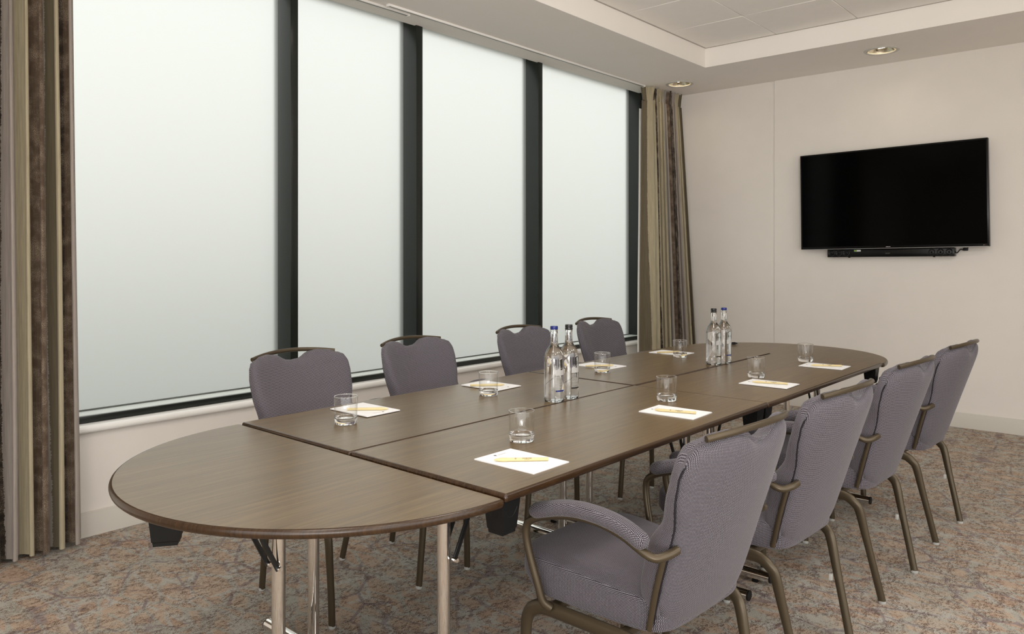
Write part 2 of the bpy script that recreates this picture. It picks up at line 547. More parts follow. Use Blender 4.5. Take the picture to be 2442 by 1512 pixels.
def thing(name, label, cat, loc=(0, 0, 0), rz=0, group=None):
    o = bpy.data.objects.new(name, None)
    o.empty_display_size = 0.1
    COL.objects.link(o)
    o.location = loc; o.rotation_euler = (0, 0, rz)
    o['label'] = label; o['category'] = cat
    if group: o['group'] = group
    return o

def dup(root, loc, rz, label):
    r = root.copy(); COL.objects.link(r)
    r.location = loc; r.rotation_euler = (0, 0, rz); r['label'] = label
    for ch in list(root.children):
        c = ch.copy(); COL.objects.link(c); c.parent = r
        for g in list(ch.children):
            d = g.copy(); COL.objects.link(d); d.parent = c
    return r

def struct(o, label=None):
    o['kind'] = 'structure'
    if label: o['label'] = label
    return o

# ------------------------------------------------------------------ room shell
XW = 6.647      # far (television) wall
YW = 3.84       # wall under the window
YF = 3.885      # window frame face
YG = 4.02       # glass
X0, Y0 = -2.4, -2.8
TRX, TRY, TRZ = 5.787, 2.965, 3.03

struct(box('wall_near', X0 - 0.12, X0, 1.5, YG + 0.1, 0, 3.1, M['wall']), 'unseen warm white wall piece behind the camera, added to darken the television reflection')  # partial wall added for the screen reflection, rest left open to daylight
struct(box('wall_right', 3.4, XW + 0.1, Y0 - 0.12, Y0, 0, 3.1, M['wall']), 'unseen warm white wall piece on the right, added to darken the mullion reflections')  # partial wall added to keep mullion fronts dark, rest open for fill
struct(box('floor', X0, XW + 0.1, Y0, YW + 0.1, -0.05, 0.0, M['carpet']), 'mottled beige and brown carpet with violet lines')
wf = struct(box('wall_far', XW, XW + 0.12, Y0, YG + 0.1, 0, 3.1, M['wall']), 'warm white far wall behind the television')
box('wall_panel', XW - 0.010, XW + 0.001, Y0, 2.729, 0.10, CEIL, M['wall'], wf)
wl = struct(box('wall_left', X0, XW, YW, YG + 0.12, 0, 0.483, M['wall']), 'warm white wall below the frosted windows')
box('wall_pier', X0, 1.02, YW, YG + 0.12, 0.483, 3.1, M['wall'], wl)
box('wall_pier', 6.40, XW, YF, YG + 0.12, 0.483, 3.1, M['wall'], wl)
box('window_head', 1.02, 6.40, YF + 0.01, YG + 0.12, 2.93, 3.1, M['wall'], wl)

# unseen dark ground added one storey down, dims the lower frosted panes
struct(box('ground', -40, 60, YG + 0.6, 90, -3.3, -3.2, simple('dim_ground', (0.13, 0.135, 0.12, 1), 0.9)), 'unseen dark ground added outside to dim the lower frosted panes')
# skirting with a small stepped top
def skirting(name, pts, label):
    # pts: along direction; profile in (out, z)
    prof = [(0, 0), (0.016, 0), (0.016, 0.085), (0.012, 0.097), (0.010, 0.110), (0.0, 0.114)]
    (x0, y0), (x1, y1), (nx, ny) = pts
    vs = [(x0 + nx * d, y0 + ny * d, z) for d, z in prof] + [(x1 + nx * d, y1 + ny * d, z) for d, z in prof]
    n = len(prof)
    fs = [(i, i + 1, n + i + 1, n + i) for i in range(n - 1)] + [tuple(range(n)), tuple(range(n, 2 * n)), (0, n - 1, 2 * n - 1, n)]
    return struct(mesh(name, vs, fs, M['skirt'], None, 30), label)
skirting('baseboard_left', ((X0, YW), (XW, YW), (0, -1)), 'pale baseboard below the windows')
skirting('baseboard_far', ((XW - 0.010, Y0), (XW - 0.010, YW - 0.016), (-1, 0)), 'pale baseboard along the television wall')

# sill with a rounded nose
prof = [(YF + 0.03, 0.517), (3.822, 0.519), (3.812, 0.516), (3.806, 0.508), (3.806, 0.496), (3.811, 0.488), (3.82, 0.484), (YW, 0.483), (YF + 0.03, 0.483)]
n = len(prof)
vs = [(1.0, y, z) for y, z in prof] + [(XW - 0.001, y, z) for y, z in prof]
fs = [(i, (i + 1) % n, n + (i + 1) % n, n + i) for i in range(n)] + [tuple(range(n)), tuple(range(n, 2 * n))]
struct(mesh('trim_1', vs, fs, M['sill'], None, 50), 'glossy white window sill with a rounded nose')

# windows: panes of unequal width between dark mullions
edges = [(1.02, 1.075), (2.466, 2.517), (3.433, 3.490), (4.735, 4.785), (6.272, 6.40)]
zb, zt = 0.517, 2.93
wl_lab = ['frosted window pane beside the left curtain, widest in view', 'frosted window second from the left curtain, between the first two dark mullions',
          'frosted window third from the left curtain', 'frosted window beside the far right curtain']
for i in range(4):
    a, b = edges[i][1], edges[i + 1][0]
    wn = thing('window_%d' % (i + 1), wl_lab[i], 'window', (0, 0, 0))
    del wn['category']
    struct(wn)
    box('bottom_rail', a, b, YF, YG + 0.06, zb, 0.550, M['mullion'], wn, 0.002)
    box('rail_channel', a, b, YF + 0.012, YG - 0.012, 0.5495, 0.553, M['railtop'], wn)
    box('gasket', a, b, YG - 0.014, YG - 0.004, 0.552, 0.560, M['gasket'], wn)
    box('pane', a - 0.01, b + 0.01, YG + 0.004, YG + 0.014, 0.545, zt + 0.02, M['pane'], wn)
    mesh('frosted_film', [(a - 0.01, YG, 0.551), (b + 0.01, YG, 0.551), (b + 0.01, YG, zt + 0.02), (a - 0.01, YG, zt + 0.02)], [(0, 1, 2, 3)], M['film'], wn, None)
    if i == 0:
        box('mullion', edges[0][0], edges[0][1], YF, YG + 0.055, zb, zt + 0.01, M['mullion'], wn, 0.002)
    box('mullion', edges[i + 1][0], edges[i + 1][1], YF, YG + 0.055, zb, zt + 0.01, M['mullion'], wn, 0.002)

# ceiling: lower border with a square opening, step, and a tiled field above
cs = boxes('ceiling', [(X0, XW, TRY, YF + 0.02, CEIL, 3.12)], M['ceil'])
cb_far = boxes('ceiling_border', [(TRX, XW, Y0, TRY, CEIL, 3.12)], M['ceil'], cs)
boxes('ceiling_border', [(X0, TRX, Y0, -2.1, CEIL, 3.12)], M['ceil'], cs)
boxes('ceiling_border', [(X0, -1.6, -2.1, TRY, CEIL, 3.12)], M['ceil'], cs)
struct(cs, 'plain ceiling border stepping up to a recessed tiled field')
boxes('ceiling_backing', [(-1.6, TRX, -2.1, TRY, TRZ + 0.03, TRZ + 0.07)], M['ceil'], cs)
tb = None
nx = int((TRX + 1.6) / 0.602) + 1
ny = int((TRY + 2.1) / 0.6) + 1
for i in range(nx):
    for j in range(ny):
        if tb is None:
            tb = box('ceiling_tile', -0.298, 0.298, -0.298, 0.298, -0.002, 0.012, M['tile'], cs, 0.0025, 1)
            t = tb
        else:
            t = tb.copy(); COL.objects.link(t); t.parent = cs
        t.location = (TRX - 0.602 * (i + 0.5) - 0.001, TRY - 0.6 * (j + 0.5) - 0.001, TRZ)
for j in range(1, ny):
    y = TRY - 0.6 * j
    box('grid_bar', -1.6, TRX, y - 0.006, y + 0.006, TRZ + 0.001, TRZ + 0.02, M['grid'], cs)
# perimeter angle
boxes('edge_angle', [(-1.6, TRX, TRY - 0.014, TRY, TRZ - 0.004, TRZ - 0.001), (TRX - 0.014, TRX, -2.1, TRY - 0.014, TRZ - 0.004, TRZ - 0.001),
                     ], M['grid'], cs)

# curtain tracks recessed along the window edge of the ceiling
def track(x0, x1, y, label):
    t = thing('curtain_track', label, 'curtain track', ((x0 + x1) / 2, y, CEIL), 0, 'curtain tracks on the ceiling above the windows')
    h = (x1 - x0) / 2
    box('rail', -h, h, -0.013, 0.013, -0.014, 0.0, M['sill'], t, 0.002)
    box('groove', -h + 0.01, h - 0.01, -0.003, 0.003, -0.0148, -0.013, M['gasket'], t)
    box('end_cap', -h - 0.006, -h + 0.004, -0.015, 0.015, -0.017, -0.0005, M['sill'], t, 0.002)
    box('end_cap', h - 0.004, h + 0.006, -0.015, 0.015, -0.017, -0.0005, M['sill'], t, 0.002)
    return t
track(3.03, 6.01, 3.69, 'white curtain track on the ceiling leading to the far right curtain')
track(1.32, 3.24, 3.745, 'white curtain track on the ceiling running back to the left curtain')

# ------------------------------------------------------------------ curtains
def curtain(name, label, x0, x1, ytop, ybot, amp_t, amp_b, folds, ztop, zbot, flare0, flare1, ysl=0.0, head_h=0.12, lining_out=0.004, sd=3):
    """folds: (relative width, [(fraction of the fold, cloth colour or painted fold shade), ...]) from left to right, each fold trough to trough"""
    root = thing(name, label, 'curtain', ((x0 + x1) / 2, ytop, 0), 0, 'striped drapes either side of the windows')
    cx = (x0 + x1) / 2
    N = len(folds)
    per = [f[0] for f in folds]
    cum = [0]
    for p in per: cum.append(cum[-1] + p)
    tot = cum[-1]
    mean = tot / N
    rnd = random.Random(sd)
    am = [min(1.5, (p / mean) ** 0.6) * rnd.uniform(0.85, 1.15) for p in per]
    SUB = 26
    nu, nv = N * SUB, 26
    ts = []
    for i in range(N):
        ts += [(cum[i] + per[i] * j / SUB) / tot for j in range(SUB)]
    ts.append(1.0)
    def phase(idx):
        i = min(idx // SUB, N - 1)
        f = (idx - i * SUB) / SUB
        a0 = am[i]
        if f < 0.25: a0 = 0.5 * (am[max(i - 1, 0)] + am[i]) * (1 - f * 4) + am[i] * f * 4
        if f > 0.75: a0 = 0.5 * (am[min(i + 1, N - 1)] + am[i]) * (f * 4 - 3) + am[i] * (4 - f * 4)
        return i + f, a0
    def pos(idx, z):
        t = ts[idx]
        zz = (z - zbot) / (ztop - zbot)
        k = 1 - zz
        A = amp_t + (amp_b - amp_t) * k ** 0.7
        f, a = phase(idx)
        an = 2 * PI * f + PI / 2 + 0.25 * math.sin(z * 1.9 + f * 1.7) * k
        xa = x0 - flare0 * k; xb = x1 + flare1 * k
        x = xa + (xb - xa) * t
        sn = math.sin(an)
        sn = math.copysign(abs(sn) ** 0.7, sn)
        y = ytop + (ybot - ytop) * k + A * a * sn + ysl * t * (0.3 + 0.7 * k)
        y += 0.30 * A * a * math.sin(2 * an + 0.9 + 0.5 * math.sin(f * 2.3)) * (0.5 + 0.5 * zz)
        x += 0.42 * A * a * math.sin(2 * an)
        return Vector((x - cx, y - ytop, z))
    uu = [0.0]
    for i in range(nu):
        uu.append(uu[-1] + (pos(i + 1, 1.2) - pos(i, 1.2)).length)
    stripes = []
    for i, (p, bands) in enumerate(folds):
        ua, ub = uu[i * SUB], uu[(i + 1) * SUB]
        for fr, kind in bands:
            stripes.append(((ub - ua) * fr, kind))
    mat = curtain_mat(name + '_stripes_%d' % sd, stripes)
    ztops = ztop - head_h
    zs = [zbot + (ztops - zbot) * j / nv for j in range(nv + 1)]
    def sheet(pname, zs, off, mat, fmap, thick=0.003):
        vs, fs, uv = [], [], []
        m = len(zs)
        for s in (0, 1):
            for i in range(nu + 1):
                for z in zs:
                    vs.append(fmap(i, z) + Vector((0, off + s * thick, 0))); uv.append((uu[i], z))
        base = (nu + 1) * m
        for s in (0, 1):
            for i in range(nu):
                for j in range(m - 1):
                    fs.append((s * base + i * m + j, s * base + (i + 1) * m + j, s * base + (i + 1) * m + j + 1, s * base + i * m + j + 1))
        for i in range(nu):
            for j in (0, m - 1):
                fs.append((i * m + j, (i + 1) * m + j, base + (i + 1) * m + j, base + i * m + j))
        for i in (0, nu):
            for j in range(m - 1):
                fs.append((i * m + j, i * m + j + 1, base + i * m + j + 1, base + i * m + j))
        return mesh(pname, vs, fs, mat, root, 60, uvs=uv)
    sheet('drape', zs, 0.0, mat, pos)
    def lin(i, z):
        p = pos(i, z)
        k = 1 - (z - zbot) / (ztop - zbot)
        mid = (ybot - ytop) * k + ysl * ts[i] * (0.3 + 0.7 * k)
        return Vector((p.x + (2 * ts[i] - 1) * lining_out * min(1, k * 1.4), mid + 0.5 * (p.y - mid) + 0.034, z))
    sheet('lining', [z + 0.03 for z in zs[:-1]], 0.008, M['lining'], lin)
    def head(i, z):
        p = pos(i, ztops)
        f, a = phase(i)
        e = (z - ztops) / head_h
        mid = (ybot - ytop) * (head_h / (ztop - zbot)) + ysl * ts[i] * 0.3
        pinch = 1 - 0.45 * math.sin(PI * min(1, e * 1.2) * 0.9) ** 2 * (1 - 0.5 * e)
        return Vector((p.x + 0.004 * math.sin(4 * PI * f) * e, mid + (p.y - mid) * (0.62 + 0.38 * e) * (0.75 + 0.25 * pinch) + 0.011 * math.sin(8 * PI * f + 1.0) * a * (0.4 + 0.6 * e), z - 0.006 * e * (1 + math.sin(6 * PI * f))))
    sheet('heading', [ztops + head_h * j / 6 for j in range(7)], -0.001, mat, head)
    return root

PK, CRM, BRN, GRY, DRK_SHADE, OLV = 'pink', 'cream', 'brown', 'grey', 'dark', 'olive'  # dark bands are partly cloth stripes, partly painted shade between folds
LF = [(38, [(1, CRM)]), (36, [(0.6, BRN), (0.4, GRY)]), (38, [(0.5, GRY), (0.5, CRM)]), (40, [(0.6, CRM), (0.4, DRK_SHADE)]), (34, [(0.5, OLV), (0.25, OLV), (0.25, BRN)]),
      (42, [(0.12, DRK_SHADE), (0.88, PK)]), (30, [(1.0, CRM)]), (34, [(0.60, BRN), (0.40, GRY)]), (40, [(0.10, GRY), (0.22, OLV), (0.50, CRM), (0.18, DRK_SHADE)]), (31, [(0.14, DRK_SHADE), (0.28, BRN), (0.58, PK)])]
curtain('striped_curtain', 'full length striped curtain at the left edge, beside the nearest window', 0.67, 1.262, 3.742, 3.742, 0.036, 0.048, LF,
        2.868, 0.02, 0.0, 0.035, sd=3)
RF = [(46, [(0.24, OLV), (0.76, CRM)]), (20, [(0.32, DRK_SHADE), (0.68, CRM)]), (16, [(0.24, OLV), (0.76, CRM)]), (16, [(0.22, DRK_SHADE), (0.78, GRY)]), (25, [(0.36, BRN), (0.36, DRK_SHADE), (0.28, GRY)]),
      (22, [(0.30, DRK_SHADE), (0.70, PK)]), (19, [(0.22, OLV), (0.78, CRM)]), (14, [(0.28, DRK_SHADE), (0.72, OLV)])]
curtain('striped_curtain', 'full length striped curtain gathered in the far corner, next to the television wall', 6.02, 6.600, 3.685, 3.605, 0.024, 0.055, RF,
        2.868, 0.02, 0.11, 0.02, sd=11, ysl=-0.12, head_h=0.13, lining_out=0.010)

# ------------------------------------------------------------------ downlights
def downlight(x, y, label):
    t = thing('downlight', label, 'ceiling light', (x, y, CEIL), 0, 'recessed ceiling downlights')
    lathe('trim_ring', [(0.124, 0.0), (0.124, -0.004), (0.118, -0.007), (0.106, -0.006), (0.102, 0.002), (0.106, 0.004)], M['ring'], t, 40, True)
    # faceted bowl
    vs, fs = [], []
    seg, rows = 36, 7
    for i in range(rows + 1):
        a = i / rows
        r = 0.103 - 0.048 * a ** 1.4
        z = 0.001 + 0.070 * a
        for j in range(seg):
            rr = r * (1 + (0.014 if (i + j) % 2 else -0.014))
            an = 2 * PI * j / seg
            vs.append((rr * math.cos(an), rr * math.sin(an), z))
    for i in range(rows):
        for j in range(seg):
            j2 = (j + 1) % seg
            fs.append((i * seg + j, i * seg + j2, (i + 1) * seg + j2, (i + 1) * seg + j))
    fs.append(tuple(range(rows * seg, (rows + 1) * seg)))
    mesh('reflector', vs, fs, M['reflector'], t, 10)
    lathe('inner_rim', [(0.104, -0.001), (0.1, -0.006), (0.097, -0.001), (0.1, 0.004)], M['ring'], t, 40, True)
    for s in (-1, 1):
        sweep('bulb', [(s * 0.018, -0.03, 0.03), (s * 0.018, 0.03, 0.03)], 0.009, None, M['glow'], t, (1, 0, 0), 10)
        lathe('clip', [(0, -0.002), (0.006, -0.002), (0.006, 0.004), (0, 0.004)], M['blacksteel'], t, 10).location = (s * 0.07, 0.05, 0.02)
    return t
# holes for the fittings: the border is solid, so the bowls sit in a shallow cut
def cut_ceiling(ob, x, y):
    bm = bmesh.new()
    r = bmesh.ops.create_cone(bm, cap_ends=True, segments=40, radius1=0.112, radius2=0.112, depth=0.2)
    for v in r['verts']:
        v.co += Vector((x, y, CEIL))
    me = bpy.data.meshes.new('cut'); bm.to_mesh(me); bm.free()
    co = bpy.data.objects.new('cut', me); COL.objects.link(co)
    md = ob.modifiers.new('cut', 'BOOLEAN'); md.object = co; md.operation = 'DIFFERENCE'; md.solver = 'EXACT'
    bpy.context.view_layer.update()
    dg = bpy.context.evaluated_depsgraph_get()
    nm = bpy.data.meshes.new_from_object(ob.evaluated_get(dg))
    ob.modifiers.clear()
    ob.data = nm
    for p in nm.polygons: p.use_smooth = False
    bpy.data.objects.remove(co)
cut_ceiling(cs, *LAMPS[0])
cut_ceiling(cb_far, *LAMPS[1])
downlight(*LAMPS[0], 'round recessed downlight in the corner above the far curtain')
downlight(*LAMPS[1], 'round recessed downlight in the ceiling above the television')

# ------------------------------------------------------------------ tables
TZ = 0.74
TT = 0.021
def outline_rect(hx, hy, r, n=5):
    out = []
    for (sx, sy, a0) in ((1, 1, 0), (-1, 1, 90), (-1, -1, 180), (1, -1, 270)):
        for i in range(n + 1):
            a = R(a0 + 90 * i / n)
            out.append((sx * (hx - r) + r * math.cos(a), sy * (hy - r) + r * math.sin(a)))
    return out
def outline_half(rad, n=56, r=0.012, sgn=-1):
    # flat side on local x = 0, bulging to sgn x
    out = []
    for i in range(n + 1):
        a = R(90 + 180 * i / n)
        out.append((rad * math.cos(a), rad * math.sin(a)))
    # soften the two corners on the flat side
    out = [(min(x, -r) if abs(y) > rad - r else x, y) for x, y in out]
    out += [(-0.003, -(rad - r * 0.4)), (0, -(rad - r * 1.4)), (0, rad - r * 1.4), (-0.003, rad - r * 0.4)]
    if sgn > 0:
        out = [(-x, y) for x, y in out][::-1]
    return out
def inset(out, d):
    n = len(out); res = []
    A = sum(out[i][0] * out[(i + 1) % n][1] - out[(i + 1) % n][0] * out[i][1] for i in range(n))
    sg = 1 if A > 0 else -1
    for i in range(n):
        p = Vector(out[i]); a = Vector(out[i - 1]); b = Vector(out[(i + 1) % n])
        e1 = p - a; e2 = b - p
        if e1.length < 1e-7: e1 = e2
        if e2.length < 1e-7: e2 = e1
        t = (e1.normalized() + e2.normalized())
        if t.length < 1e-6: t = e1.normalized()
        t.normalize()
        nrm = Vector((-t.y, t.x)) * sg
        res.append((p.x + nrm.x * d, p.y + nrm.y * d))
    return res
def slab_top(root, out, z):
    """top board plus bull-nosed lipping"""
    EW = 0.008
    i1 = inset(out, EW)
    n = len(out)
    top = [(x, y, z) for x, y in i1]; bot = [(x, y, z - TT) for x, y in i1]
    fs = [tuple(range(n)), tuple(range(n, 2 * n))] + [(i, (i + 1) % n, n + (i + 1) % n, n + i) for i in range(n)]
    mesh('tabletop', top + bot, fs, M['wood'], root, 30)
    vs, fs = [], []
    ringdef = []
    for q in range(9):
        a = R(90 - 180 * q / 8)
        ringdef.append((EW - EW * max(0, math.cos(a)) ** 0.8, -TT / 2 + TT / 2 * math.sin(a)))
    for d, dz in ringdef:
        vs += [(x, y, z + dz) for x, y in inset(out, d)]
    m = len(ringdef)
    for q in range(m):
        q2 = (q + 1) % m
        for i in range(n):
            i2 = (i + 1) % n
            fs.append((q * n + i, q * n + i2, q2 * n + i2, q2 * n + i))
    mesh('edge_lipping', vs, fs, M['edge'], root, 40)

def stay(root, p0, p1, name='folding_stay'):
    """flat black folding stay with an elbow and a screw at the leg end"""
    a = Vector(p0); b = Vector(p1)
    d = b - a
    mid = a + d * 0.55 + Vector((0, 0, 0.0)) + Vector((d.x * 0.0, 0, -0.006))
    pth = [a, a + d * 0.5 + Vector((0.004, 0, 0.003)), a + d * 0.58 + Vector((0.0, 0, -0.004)), b]
    s = sweep(name, pth, 0.004, 0.007, M['blacksteel'], root, (0, 1, 0), 8, sq=0.5)
    sc = lathe('screw', [(0, -0.008), (0.006, -0.008), (0.007, 0.0), (0.006, 0.009), (0, 0.009)], M['chrome'], s, 10)
    sc.rotation_euler = (R(90), 0, 0); sc.location = b + Vector((0, -0.004, 0.004))
    return s

def leg_frame(root, x, y0, y1, yc, inward, foot_label=None, both=True):
    """chrome T-leg: one column, a foot bar along y, a top plate and two folding stays"""
    lg = lathe('leg', [(0, 0.04), (0.018, 0.04), (0.018, TZ - TT), (0, TZ - TT)], M['chrome'], root, 24)
    lg.location = (x, yc, 0)
    vs, fs = sweep_data([(x, y0, 0.030), (x, y1, 0.030)], 0.021, 0.021, (1, 0, 0), 20)
    ft = mesh('foot_bar', vs, fs, M['chrome'], root, 40)
    for yy, s in ((y0, -1), (y1, 1)):
        vs, fs = sweep_data([(x, yy - s * 0.002, 0.030), (x, yy + s * 0.006, 0.030)], 0.0195, 0.0195, (1, 0, 0), 16)
        mesh('end_plug', vs, fs, M['black'], ft, 40)
        box('glide', x - 0.012, x + 0.012, yy - s * 0.06 - 0.012, yy - s * 0.06 + 0.012, 0.0, 0.012, M['black'], ft, 0.003)
    box('top_plate', x - 0.06, x + 0.06, yc - 0.20, yc + 0.20, TZ - TT - 0.014, TZ - TT, M['blacksteel'], root, 0.002)
    for s in (-1, 1):
        stay(root, (x + inward * 0.125, yc + s * 0.024, TZ - TT - 0.008), (x + inward * 0.016, yc + s * 0.024, TZ - TT - 0.235))
        box('stay_hinge', x + inward * 0.125 - 0.016, x + inward * 0.125 + 0.016, yc + s * 0.024 - 0.012, yc + s * 0.024 + 0.012, TZ - TT - 0.02, TZ - TT, M['blacksteel'], root, 0.002)

def corner_block(root, x, y, rz):
    """black plastic stacking bumper: tapered, square to the corner, pointed foot"""
    zt_ = TZ - TT
    W = 0.032
    lv = [(0.0, W, W), (-0.072, W * 0.80, W * 0.80), (-0.075, W * 0.74, W * 0.74), (-0.083, W * 0.72, W * 0.72)]
    vs, fs = [], []
    for dz, a, b in lv:
        vs += [(-a, -b, dz), (a, -b, dz), (a, b, dz), (-a, b, dz)]
    for i in range(len(lv) - 1):
        for j in range(4):
            j2 = (j + 1) % 4
            fs.append((i * 4 + j, i * 4 + j2, i * 4 + 4 + j2, i * 4 + 4 + j))
    fs += [(0, 1, 2, 3), tuple(range(len(vs) - 4, len(vs)))]
    o = mesh('corner_block', vs, fs, M['black'], root, 20)
    o.location = (x, y, zt_); o.rotation_euler = (0, 0, rz)
    for q in range(2):
        sw = spline([(-0.022, 0, -0.020), (-0.012, 0, -0.036), (0.0, 0, -0.042), (0.012, 0, -0.036), (0.022, 0, -0.020)], 4)
        m = sweep('moulded_mark', [(p.x, -W * (1.0 + 0.2 * p.z / 0.052) - 0.0005, p.z) for p in sw], 0.0012, None, M['black'], o, (0, 1, 0), 6)
        m.rotation_euler = (0, 0, q * PI / 2 - PI / 2)
    return o

def rect_table(cx, cy, hx, hy, label, dz=0.0):
    root = thing('rectangular_table', label, 'table', (cx, cy, 0), 0, 'rectangular folding tables in the middle of the conference table')
    slab_top(root, outline_rect(hx, hy, 0.008), TZ + dz)
    leg_frame(root, -hx + 0.085, -hy + 0.03, hy - 0.03, 0.0, 1)
    leg_frame(root, hx - 0.115, -hy + 0.03, hy - 0.03, 0.0, -1)
    for sx in (-1, 1):
        for sy in (-1, 1):
            corner_block(root, sx * (hx - 0.037), sy * (hy - 0.046), 0)
    boxes('side_rail', [(-hx + 0.3, hx - 0.3, s * (hy - 0.16) - 0.012, s * (hy - 0.16) + 0.012, TZ - TT - 0.03, TZ - TT) for s in (-1, 1)], M['blacksteel'], root)
    return root

G = 0.002
rect_table(2.095, 1.4985, 0.76 - G, 0.3035 - G, 'rectangular walnut folding table on the right, with the near chrome legs', 0.003)
rect_table(2.095, 2.1065, 0.76 - G, 0.3035 - G, 'rectangular walnut folding table nearest the left curtain, on the window side', 0.001)
rect_table(3.598, 1.4985, 0.7425 - G, 0.3035 - G, 'rectangular walnut folding table at the far right, on the television side', 0.0)
rect_table(3.598, 2.1065, 0.7425 - G, 0.3035 - G, 'rectangular walnut folding table at the far left, on the window side', 0.0015)

def half_table(x, sgn, label):
    root = thing('half_round_table', label, 'table', (x, 1.8025, 0), 0, 'half round end tables')
    slab_top(root, outline_half(0.6105, sgn=sgn), TZ - 0.004)
    leg_frame(root, sgn * 0.225, -0.26, 0.26, 0.0, sgn)
    corner_block(root, sgn * 0.52, 0.0, R(35) * sgn).scale = (1.16, 1.16, 1.08)
    boxes('side_rail', [(min(sgn * 0.03, sgn * 0.055), max(sgn * 0.03, sgn * 0.055), -0.44, 0.44, TZ - TT - 0.032, TZ - TT - 0.002)], M['blacksteel'], root)
    return root
half_table(1.335 - G, -1, 'half round walnut table end in the foreground')
half_table(4.3405 + G, 1, 'half round walnut table end at the far side by the television wall')

# ------------------------------------------------------------------ chairs
LEAN = R(16.3)
BO = Vector((0, -0.158, 0.428))
BT = Vector((0, -math.sin(LEAN), math.cos(LEAN)))
BN = Vector((0, math.cos(LEAN), math.sin(LEAN)))
def interp(x, tab):
    if x <= tab[0][0]: return tab[0][1]
    for (a, fa), (b, fb) in zip(tab, tab[1:]):
        if x <= b:
            t = (x - a) / (b - a); t = t * t * (3 - 2 * t)
            return fa + (fb - fa) * t
    return tab[-1][1]
TOP = [(0, 0.476), (0.03, 0.479), (0.085, 0.503), (0.12, 0.507), (0.16, 0.500), (0.195, 0.484), (0.215, 0.474), (0.231, 0.450), (0.240, 0.405)]
BOT = [(0, -0.034), (0.12, -0.032), (0.17, -0.022), (0.205, 0.000), (0.24, 0.045)]
WID = [(-0.04, 0.204), (0.05, 0.210), (0.14, 0.215), (0.24, 0.217), (0.35, 0.237), (0.40, 0.240), (0.6, 0.240)]
FD = [(0.0, 0.060), (0.10, 0.082), (0.18, 0.084), (0.27, 0.056), (0.36, 0.047), (0.44, 0.040), (0.5, 0.033)]
def bow(x, s):
    """the back is curved in plan: its middle sits behind its edges"""
    return -(0.016 + 0.026 * min(1, max(0, s / 0.45))) * (1 - (x / 0.2) ** 2)
def back_pad(front, parent, name):
    nu, nv = 40, 44
    vs, fs, uvs = [], [], []
    for i in range(nu + 1):
        u = math.sin((i / nu - 0.5) * PI)
        u = 0.7 * u + 0.3 * (2 * i / nu - 1)
        for j in range(nv + 1):
            v = 0.5 + 0.5 * math.sin((j / nv - 0.5) * PI)
            v = 0.65 * v + 0.35 * j / nv
            xa = abs(u) * 0.240
            ins = 0.0 if front else 0.010
            b, t = interp(xa, BOT) + ins, interp(xa, TOP) - ins
            s = b + (t - b) * v
            x = u * (interp(s, WID) - ins * 0.8)
            e = 12 if front else 7
            fu = max(0.0, 1 - abs(u) ** e) ** 0.5
            fv = max(0.0, 1 - abs(2 * v - 1) ** (18 if front else 12)) ** 0.5
            f = fu * fv
            if front:
                D = interp(s, FD)
                y = D * f + 0.004
            else:
                D = 0.030
                y = 0.010 - D * f
            p = BO + BT * s + BN * (y + bow(x, s)) + Vector((x, 0, 0))
            vs.append(p)
            sl = D * (1 - fu); sv = D * (1 - fv)
            uvs.append((x + math.copysign(sl, u), s + (sv if v > 0.5 else -sv)))
    m = nv + 1
    for i in range(nu):
        for j in range(nv):
            fs.append((i * m + j, (i + 1) * m + j, (i + 1) * m + j + 1, i * m + j + 1))
    # open rim lies inside the seam, closed with a flat inner lining
    rim = [i * m for i in range(nu + 1)] + [nu * m + j for j in range(1, nv + 1)] + [i * m + nv for i in range(nu - 1, -1, -1)] + [j for j in range(nv - 1, 0, -1)]
    c = len(vs); vs.append(sum((Vector(vs[q]) for q in rim), Vector()) / len(rim)); uvs.append((0, 0.25))
    for q in range(len(rim)):
        fs.append((rim[q], rim[(q + 1) % len(rim)], c))
    return mesh(name, vs, fs, M['fabric'], parent, 75, uvs=uvs)

